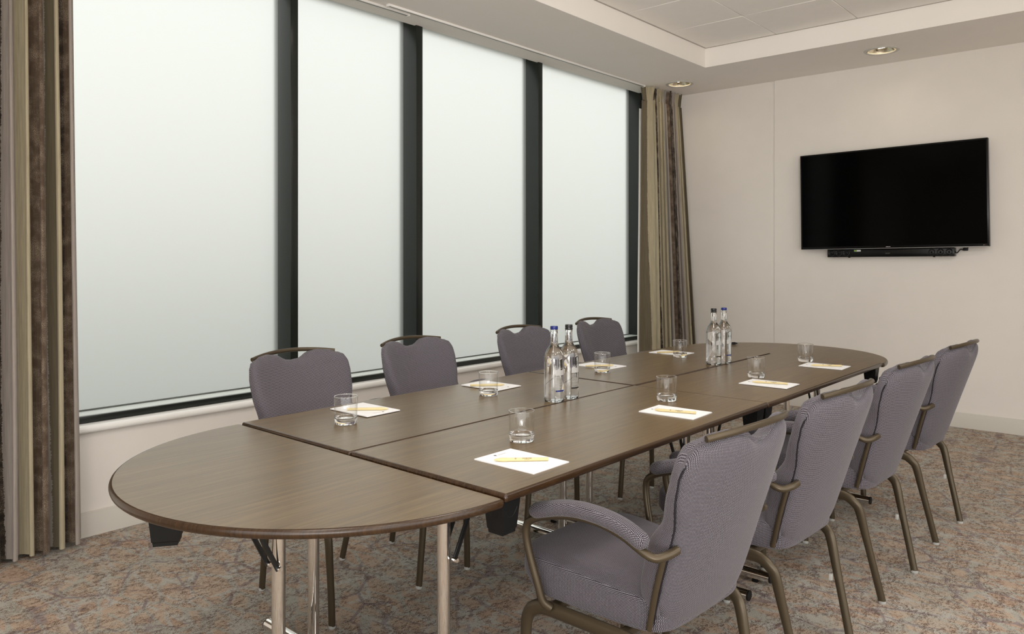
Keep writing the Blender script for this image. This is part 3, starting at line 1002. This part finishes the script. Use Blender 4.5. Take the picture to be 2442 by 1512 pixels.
def seat_cushion(parent):
    seg = 88
    def ring(z, ins, tilt=0.0, bottom=False):
        out = []
        for i in range(seg):
            a = 2 * PI * i / seg
            c, s = math.cos(a), math.sin(a)
            e = 2 / 6.5
            ux = math.copysign(abs(c) ** e, c); uy = math.copysign(abs(s) ** e, s)
            y = 0.052 + uy * 0.236
            hw = 0.222 + 0.016 * uy
            if uy > 0.5: y -= 0.028 * (abs(ux) ** 3) * (uy - 0.5) / 0.5
            x = ux * hw
            dx, dy = x, y - 0.052
            L = max(abs(dx), abs(dy), 1e-6)
            k = 1 - ins / L
            x = dx * k; y = 0.052 + dy * k
            zz = z + tilt * (y / 0.2)
            if bottom and y > 0.10:
                q = (y - 0.10) / 0.19
                zz += 0.022 * q * q
                y -= 0.034 * q * q
            out.append((x, y, zz))
        return out
    rings = [ring(0.408, 0.06, 0, True), ring(0.408, 0.012, 0, True), ring(0.411, 0.003, 0, True), ring(0.418, 0.0, 0, True), ring(0.450, -0.002, 0.006), ring(0.482, -0.001, 0.010), ring(0.490, 0.0012, 0.011), ring(0.4940, 0.0045, 0.011), ring(0.4965, 0.010, 0.011),
             ring(0.501, 0.04, 0.010), ring(0.504, 0.08, 0.009), ring(0.506, 0.13, 0.008)]
    vs, fs = [], []
    for r in rings: vs += r
    for k_ in range(len(rings) - 1):
        for i in range(seg):
            i2 = (i + 1) % seg
            fs.append((k_ * seg + i, k_ * seg + i2, (k_ + 1) * seg + i2, (k_ + 1) * seg + i))
    n = len(vs)
    vs.append((0, 0.052, 0.509)); vs.append((0, 0.0, 0.408))
    for i in range(seg):
        fs.append(((len(rings) - 1) * seg + i, (len(rings) - 1) * seg + (i + 1) % seg, n))
        fs.append((i, (i + 1) % seg, n + 1))
    return mesh('seat', vs, fs, M['fabric'], parent, 45, uvbox=True)

def make_chair(label):
    t = thing('banquet_armchair', label, 'chair', (0, 0, 0), 0, 'upholstered armchairs round the conference table')
    br = M['bronze']
    back_pad(True, t, 'back_cushion')
    back_pad(False, t, 'back_shell')
    seat_cushion(t)
    for s_ in (-1, 1):
        pts = []
        for i in range(22):
            q = 0.0 + 0.425 * i / 21
            xx = interp(q, WID) - 0.0035 - max(0, 0.05 - q) * 0.12 - max(0, q - 0.39) * 0.35
            p = BO + BT * q + BN * (0.0035 + bow(xx, q))
            pts.append((s_ * xx, p.y, p.z))
        sweep('seam_shade_line', pts, 0.0026, 0.0026, M['seamshade'], t, (0, 1, 0), 8, 0.04)  # dark tube standing in for shade along the seam groove
    RA, RB = 0.0115, 0.0200
    for s in (-1, 1):
        rear = spline([(s * 0.194, -0.235, 0.010), (s * 0.202, -0.210, 0.12), (s * 0.210, -0.180, 0.25), (s * 0.216, -0.160, 0.338), (s * 0.220, -0.144, 0.364), (s * 0.222, -0.115, 0.384), (s * 0.223, -0.078, 0.387)], 5)
        lg = sweep('leg', rear, RA, lambda q: 0.0140 + 0.006 * min(1, max(0, q * 1.8 - 0.8)), br, t, (1, 0, 0), 14)
        lathe('foot_glide', [(0, 0), (0.012, 0), (0.014, 0.004), (0.013, 0.012), (0, 0.012)], M['clear'], lg, 12).location = (s * 0.194, -0.236, 0)
        box('stacking_bumper', s * 0.190 - 0.006, s * 0.190 + 0.006, -0.176, -0.164, 0.205, 0.228, M['clear'], lg, 0.003)
        sweep('side_rail', [(s * 0.223, -0.080, 0.387), (s * 0.226, 0.04, 0.386), (s * 0.228, 0.142, 0.384)], RA, 0.0200, br, t, (1, 0, 0), 14)
        front = spline([(s * 0.228, 0.140, 0.384), (s * 0.229, 0.182, 0.379), (s * 0.229, 0.216, 0.356), (s * 0.228, 0.231, 0.315), (s * 0.224, 0.233, 0.23), (s * 0.215, 0.230, 0.11), (s * 0.209, 0.226, 0.010)], 5)
        lg = sweep('leg', front, RA, lambda q: 0.0200 - 0.006 * min(1, max(0, q * 2.2 - 0.3)), br, t, (1, 0, 0), 14)
        lathe('foot_glide', [(0, 0), (0.012, 0), (0.014, 0.004), (0.013, 0.012), (0, 0.012)], M['clear'], lg, 12).location = (s * 0.209, 0.226, 0)
        box('stacking_bumper', s * 0.206 - 0.006, s * 0.206 + 0.006, 0.212, 0.224, 0.24, 0.262, M['clear'], lg, 0.003)
        arm = spline([(s * 0.207, -0.226, 0.632), (s * 0.234, -0.219, 0.626), (s * 0.257, -0.202, 0.620), (s * 0.268, -0.178, 0.628), (s * 0.272, -0.12, 0.654), (s * 0.273, -0.05, 0.668), (s * 0.273, 0.03, 0.665),
                      (s * 0.273, 0.10, 0.650), (s * 0.273, 0.150, 0.633), (s * 0.273, 0.182, 0.612), (s * 0.273, 0.189, 0.582), (s * 0.269, 0.182, 0.535), (s * 0.260, 0.160, 0.455), (s * 0.254, 0.148, 0.412), (s * 0.240, 0.132, 0.394)], 5)
        sweep('arm', arm, 0.0105, 0.0105, br, t, (1, 0, 0.2), 12)
        pad = spline([(s * 0.270, -0.188, 0.646), (s * 0.272, -0.13, 0.672), (s * 0.273, -0.07, 0.684), (s * 0.273, 0.0, 0.686), (s * 0.273, 0.06, 0.678), (s * 0.273, 0.12, 0.661), (s * 0.273, 0.170, 0.644)], 7)
        sweep('arm_pad', pad, 0.0245, 0.0205, M['fabric'], t, (1, 0, 0), 18, 0.028, uvbox=True)
        up = []
        for q, xx in ((-0.010, 0.206), (0.095, 0.2175), (0.192, 0.2195)):
            p = BO + BT * q + BN * (0.008 + bow(xx, q))
            up.append((s * xx, p.y, p.z))
        sweep('back_upright', spline(up, 4), 0.006, 0.008, br, t, (1, 0, 0), 10)
    for y in (-0.075, 0.14):
        sweep('cross_rail', [(-0.225, y, 0.388), (0.225, y, 0.388)], 0.010, 0.016, br, t, (0, 1, 0), 10)
    hb = []
    for i in range(25):
        x = -0.2 + 0.4 * i / 24
        q = 0.488 + 0.029 * (1 - (x / 0.2) ** 2)
        p = BO + BT * q + BN * (bow(x, q) - 0.001)
        hb.append((x, p.y, p.z))
    sweep('handle_bar', hb, 0.0075, 0.0085, br, t, (0, 1, 0), 12)
    return t

CR = [(1.780, 1.084, -3.0, 'grey upholstered armchair in the foreground right, its whole arm and seat in view'),
      (2.476, 1.075, -2.4, 'grey upholstered armchair behind the foreground one, second along the right side'),
      (3.272, 1.074, -2.5, 'grey upholstered armchair third along the right side of the table'),
      (4.066, 1.063, -3.2, 'grey upholstered armchair farthest along the right side, nearest the television')]
CL = [(1.790, 2.474, 181.8, 'grey upholstered armchair on the window side, nearest the left curtain'),
      (2.453, 2.484, 184.5, 'grey upholstered armchair on the window side, second from the left curtain'),
      (3.235, 2.484, 183, 'grey upholstered armchair on the window side, behind the near pair of bottles'),
      (3.945, 2.480, 182, 'grey upholstered armchair on the window side, closest to the far curtain')]
ch = None
for (x, y, a, lab) in CR + CL:
    if ch is None:
        ch = make_chair(lab); ch.location = (x, y, 0); ch.rotation_euler = (0, 0, R(a))
    else:
        dup(ch, (x, y, 0), R(a), lab)

# ------------------------------------------------------------------ things on the table
TOPZ = TZ + 0.003
def make_pad(label):
    t = thing('notepad', label, 'notepad', (0, 0, 0), 0, 'white notepads on the table')
    box('sheets', -0.076, 0.076, -0.107, 0.107, 0.0, 0.0034, M['paper'], t, 0.0006, 1)
    box('backing_card', -0.0762, 0.0762, -0.1072, 0.1072, -0.0002, 0.0006, M['greyink'], t)
    # printed mark: round tree emblem and a line of pale lettering along the head
    tx = text_data('DOUBLETREE', 0.0052)
    tx = ([(x + 0.013, y + 0.083, 0.0036) for x, y, z in tx[0]], tx[1])
    mesh('lettering', *tx, M['greyink'], t, None)
    em = merge(([(x, y, 0.0036) for x, y, z in disc(-0.013, 0.086, 0.0042)[0]], disc(0, 0, 1)[1]), ([(x - 0.013, y + 0.079, 0.0036) for x, y, z in quad(-0.0008, 0.0008, 0, 0.004)[0]], [(0, 1, 2, 3)]))
    mesh('emblem', *em, M['ink'], t, None)
    return t
pads = [(1.585, 1.362, 0, 'white notepad in the foreground, before the armchair nearest the camera'), (2.448, 1.372, 2, 'white notepad second along the right side of the table'),
        (3.274, 1.371, 1, 'white notepad third along the right side of the table'), (3.991, 1.378, 2, 'white notepad farthest along the right side of the table'),
        (1.737, 2.248, 181, 'white notepad on the window side nearest the left curtain'), (2.424, 2.257, 182, 'white notepad on the window side, second from the left curtain'),
        (3.246, 2.250, 178, 'white notepad on the window side behind the near bottles'), (3.957, 2.243, 180, 'white notepad on the window side closest to the far curtain')]
p0 = None
for (x, y, a, lab) in pads:
    if p0 is None:
        p0 = make_pad(lab); p0.location = (x, y, TOPZ)
        p0.rotation_euler = (0, 0, R(a))
    else:
        dup(p0, (x, y, TOPZ if (x < 2.9) else TOPZ - 0.0015), R(a), lab)

def make_pen(label):
    t = thing('ballpoint_pen', label, 'pen', (0, 0, 0), 0, 'cream pens on the notepads')
    def along(prof):   # lathe profile (r, x) to x axis
        vs, fs = lathe_data(prof, 16)
        return [(z, x, y) for x, y, z in vs], fs
    r = 0.0049
    mesh('barrel', *along([(0, -0.073), (0.0040, -0.073), (0.0045, -0.0725), (r * 0.93, -0.06), (r, 0.0), (r, 0.038), (0, 0.038)]), M['pen'], t, 40)
    mesh('nose', *along([(0, 0.0382), (0.0053, 0.0382), (0.0055, 0.05), (0.0049, 0.060), (0.0037, 0.067), (0.0026, 0.072), (0.0014, 0.075), (0, 0.0755)]), M['pen'], t, 40)
    def wrap(data, x0, flip=True):
        out = []
        for x, y, z in data[0]:
            a = y / (r + 0.0001) - 0.95      # turned towards the sitter
            out.append((x0 - x, (r + 0.00015) * math.sin(a) * -1, (r + 0.00015) * math.cos(a)))
        return out, data[1]
    tx = merge(wrap([[(x, y + 0.0012, z) for x, y, z in text_data('DOUBLETREE', 0.0043)[0]], text_data('DOUBLETREE', 0.0043)[1]], -0.014),
               wrap([[(x, y - 0.0022, z) for x, y, z in text_data('BY HILTON', 0.0026)[0]], text_data('BY HILTON', 0.0026)[1]], -0.014))
    mesh('lettering', *tx, M['penink'], t, None)
    em = wrap(disc(0, 0.0006, 0.0022, 12, 1.0), 0.017)
    mesh('emblem', *em, M['ink'], t, None)
    return t
pens = [(1.576, 1.353, 134.8, 'cream pen on the foreground notepad'), (2.431, 1.362, 109, 'cream pen on the second notepad along the right side'),
        (3.266, 1.362, 110, 'cream pen on the third notepad along the right side'), (3.975, 1.363, 122, 'cream pen on the farthest notepad along the right side'),
        (1.728, 2.222, -46, 'cream pen on the window-side notepad nearest the left curtain, partly behind a tumbler'), (2.391, 2.249, -42, 'cream pen on the second window-side notepad, behind a tumbler'),
        (3.202, 2.227, -37, 'cream pen on the window-side notepad behind the near bottles'), (3.925, 2.244, -31, 'cream pen on the window-side notepad closest to the far curtain')]
p0 = None
for (x, y, a, lab) in pens:
    z = (TOPZ if x < 2.9 else TOPZ - 0.0015) + 0.0034 + 0.0054
    if p0 is None:
        p0 = make_pen(lab); p0.location = (x, y, z); p0.rotation_euler = (0, 0, R(a))
    else:
        dup(p0, (x, y, z), R(a), lab)

def make_glass(label):
    t = thing('tumbler', label, 'glass', (0, 0, 0), 0, 'empty tumblers on the table')
    lathe('base', [(0, 0.0015), (0.026, 0.0015), (0.030, 0.0), (0.0355, 0.0015), (0.0372, 0.006), (0.0379, 0.014), (0.0382, 0.0235), (0.0362, 0.0232), (0.0345, 0.0212), (0.031, 0.0195), (0.016, 0.0185), (0, 0.0183)], M['glass'], t, 48, smooth=50)
    lathe('wall', [(0.0382, 0.0237), (0.0386, 0.04), (0.0396, 0.0918), (0.0393, 0.0923), (0.0385, 0.0923), (0.0381, 0.0918), (0.0368, 0.040), (0.0363, 0.0235)], M['thinglass'], t, 48, True, smooth=50)
    lathe('rim', [(0.0389 + 0.0011 * math.cos(q * PI / 4), 0.0936 + 0.0011 * math.sin(q * PI / 4)) for q in range(8)], M['glass'], t, 48, True, smooth=60)
    return t
glasses = [(1.761, 1.512, 'empty tumbler in the foreground, behind the nearest notepad'), (2.630, 1.512, 'empty tumbler second along the right side of the table'),
           (3.422, 1.495, 'empty tumbler third along the right side, below the far bottles'), (4.116, 1.522, 'empty tumbler farthest along the right side, before the television wall'),
           (1.558, 2.120, 'empty tumbler on the window side nearest the left curtain'), (2.263, 2.121, 'empty tumbler on the window side, second from the left curtain'),
           (3.082, 2.127, 'empty tumbler on the window side just right of the near bottles'), (3.832, 2.118, 'empty tumbler on the window side in front of the far curtain')]
g0 = None
for (x, y, lab) in glasses:
    z = TOPZ if x < 2.9 and y < 1.8 else TOPZ - 0.002
    if g0 is None:
        g0 = make_glass(lab); g0.location = (x, y, z)
    else:
        dup(g0, (x, y, z), random.uniform(0, 6), lab)

def make_bottle(capmat, label, loc, rz):
    t = thing('water_bottle', label, 'bottle', loc, rz, 'glass water bottles on the table')
    out = [(0, 0.004), (0.024, 0.003), (0.032, 0.0), (0.037, 0.003), (0.039, 0.010), (0.0392, 0.165), (0.0385, 0.176), (0.036, 0.188), (0.030, 0.201), (0.0215, 0.212), (0.0165, 0.221), (0.0148, 0.232), (0.0142, 0.262), (0.0142, 0.274), (0.0152, 0.275), (0.0152, 0.279), (0.0138, 0.280), (0.0138, 0.290)]
    inn = [(0.0105, 0.290), (0.0112, 0.262), (0.0118, 0.232), (0.0135, 0.222), (0.0187, 0.2115), (0.0275, 0.199), (0.0335, 0.186), (0.0360, 0.175), (0.0367, 0.165), (0.0367, 0.014), (0.034, 0.009), (0.02, 0.0075), (0, 0.009)]
    lathe('bottle_glass', out + inn, M['bottleglass'], t, 48, smooth=50)
    wt = [(0, 0.0087), (0.02, 0.0072), (0.0342, 0.0088), (0.0369, 0.014), (0.0369, 0.165), (0.0362, 0.1752), (0.0337, 0.1862), (0.0277, 0.1993), (0.0189, 0.2118), (0.0137, 0.2223), (0.0120, 0.232), (0.01165, 0.252), (0, 0.2515)]
    lathe('water', wt, M['water'], t, 40, smooth=50)
    c = lathe('cap', [(0, 0.294), (0.0136, 0.294), (0.0150, 0.2925), (0.0152, 0.283), (0.0147, 0.2815), (0.0141, 0.2812), (0.0141, 0.29), (0, 0.2905)], capmat, t, 36)
    lathe('cap_ring', [(0.0140, 0.2755), (0.0156, 0.2762), (0.0156, 0.2795), (0.0140, 0.2802)], capmat if capmat is M['blackcap'] else M['bottleglass'], t, 36, True)
    # print wrapped on the glass: letters, a dark vignette block, lines of small text and a colour bar
    rad = 0.0394
    def wrap(data, z0):
        return [(rad * math.cos(x / rad - PI / 2), rad * math.sin(x / rad - PI / 2), z0 + y) for x, y, z in data[0]], data[1]
    def wquad(x0, x1, y0, y1, n=10):
        vs, fs = [], []
        for i in range(n + 1):
            x = x0 + (x1 - x0) * i / n
            vs += [(x, y0, 0), (x, y1, 0)]
        for i in range(n): fs.append((2 * i, 2 * i + 2, 2 * i + 3, 2 * i + 1))
        return vs, fs
    tx = text_data('D G', 0.013)
    mesh('lettering', *wrap(tx, 0.145), M['ink'], t, None)
    art = merge(*[wquad(-0.020 + 0.0058 * i, -0.020 + 0.0058 * i + 0.0055, 0.0, 0.020 + 0.003 * math.sin(i * 1.3), 3) for i in range(7)], wquad(-0.021, 0.021, -0.002, 0.0, 12), wquad(-0.021, 0.021, 0.0245, 0.0255, 12))
    mesh('vignette', *wrap(art, 0.108), M['greyink'], t, None)
    rl = random.Random(5)
    lines = merge(*[wquad(-0.020, -0.020 + rl.uniform(0.020, 0.040), -0.0055 * i, -0.0055 * i + 0.0009, 8) for i in range(8)])
    mesh('small_print', *wrap(lines, 0.098), M['greyink'], t, None)
    mesh('colour_bar', *wrap(wquad(-0.021, 0.021, 0.0, 0.0055, 14), 0.043), capmat, t, None)
    return t
make_bottle(M['bluecap'], 'clear water bottle with a blue cap, left of the near pair', (2.340, 1.842, TZ), R(-12))
make_bottle(M['blackcap'], 'clear water bottle with a black cap, right of the near pair', (2.434, 1.841, TZ), R(-8))
make_bottle(M['blackcap'], 'clear water bottle with a black cap, left of the far pair', (3.687, 1.841, TZ), R(-14))
make_bottle(M['bluecap'], 'clear water bottle with a blue cap, right of the far pair', (3.781, 1.829, TZ), R(-14))

# small black connector at the far rim of the table
cb = thing('cable_connector', 'small black cable connector at the far rim of the table', 'connector', (4.628, 2.170, TZ - 0.002), R(-40))
box('plug_body', -0.017, 0.010, -0.007, 0.007, 0.0, 0.016, M['black'], cb, 0.002)
box('plug_tip', 0.010, 0.022, -0.005, 0.005, 0.003, 0.013, M['blacksteel'], cb, 0.001)

# ------------------------------------------------------------------ television and sound bar
tv = thing('television', 'large black flat screen television mounted on the far wall', 'television', (6.545, 1.768, 1.775), 0)
TW, TH = 0.694, 0.403
tv.rotation_euler = (R(-0.75), 0, 0)
box('casing', 0.0, 0.045, -TW, TW, -TH, TH, M['tvbody'], tv, 0.004)
box('rear_housing', 0.045, 0.075, -TW * 0.75, TW * 0.75, -TH * 0.8, TH * 0.6, M['tvbody'], tv, 0.008)
box('screen', -0.0012, 0.001, -TW + 0.012, TW - 0.012, -TH + 0.022, TH - 0.012, M['tvscreen'], tv, 0.0005, 1)
box('lower_edge', -0.002, 0.004, -TW + 0.004, TW - 0.004, -TH - 0.001, -TH + 0.003, M['silver'], tv)
vs, fs = text_data('SAMSUNG', 0.0075)
mesh('lettering', [(-0.0016, 0.0 - x, y - TH + 0.0125) for x, y, z in vs], fs, M['white'], tv, None)
for i, m in enumerate((M['white'], M['redled'], M['gasket'])):
    box('indicator', -0.0020, -0.0005, -TW + 0.025 - i * 0.006 - 0.0015 + 0.01, -TW + 0.025 - i * 0.006 + 0.0015 + 0.01, -TH + 0.010, -TH + 0.013, m, tv)
box('wall_bracket', 0.07, 0.085, -0.25, 0.25, -0.2, 0.2, M['blacksteel'], tv, 0.003)

sb = thing('sound_bar', 'black sound bar with six speakers under the television', 'speaker', (6.60, 1.774, 1.337), 0)
sb.rotation_euler = (R(-0.55), 0, 0)
SW = 0.472
box('cabinet', -0.028, 0.038, -SW, SW, -0.033, 0.033, M['tvbody'], sb, 0.003)
for y in (0.437, 0.378, 0.318, -0.318, -0.378, -0.437):
    dr = lathe('speaker_driver', [(0.026, 0.0), (0.026, 0.003), (0.023, 0.004), (0.020, 0.001), (0.010, -0.004), (0.009, 0.001), (0, 0.004)], M['tvbody'], sb, 24)
    dr.rotation_euler = (0, R(-90), 0); dr.location = (-0.0285, y, 0.0)
    dr2 = lathe('driver_ring', [(0.0245, 0.003), (0.0235, 0.0052), (0.0222, 0.003)], M['silver'], dr, 24, True)
    dr3 = lathe('dust_cap', [(0.007, 0.0005), (0.006, 0.004), (0.003, 0.006), (0, 0.0065)], M['tvbody'], dr, 16)
box('sticker', -0.0292, -0.0278, 0.205, 0.257, 0.012, 0.025, M['white'], sb)
box('sticker_stripe', -0.0296, -0.0290, 0.236, 0.256, 0.0128, 0.0242, M['green'], sb)
vs, fs = text_data('SHARP', 0.012)
mesh('lettering', [(-0.0287, -x - 0.0, y - 0.006) for x, y, z in vs], fs, M['gasket'], sb, None)
for y in (0.30, -0.33):
    box('foot', -0.02, 0.0, y - 0.006, y + 0.006, -0.039, -0.033, M['black'], sb, 0.001)
cb2 = sweep('cable', spline([(0.0, -SW + 0.004, 0.005), (0.0, -SW - 0.012, -0.008), (0.0, -SW - 0.035, 0.018), (0.004, -SW - 0.06, 0.012), (0.01, -SW - 0.085, 0.03)], 6), 0.004, None, M['black'], sb, (1, 0, 0), 8)
box('plug', 0.0, 0.014, -SW - 0.085, -SW - 0.05, 0.008, 0.030, M['black'], sb, 0.004)
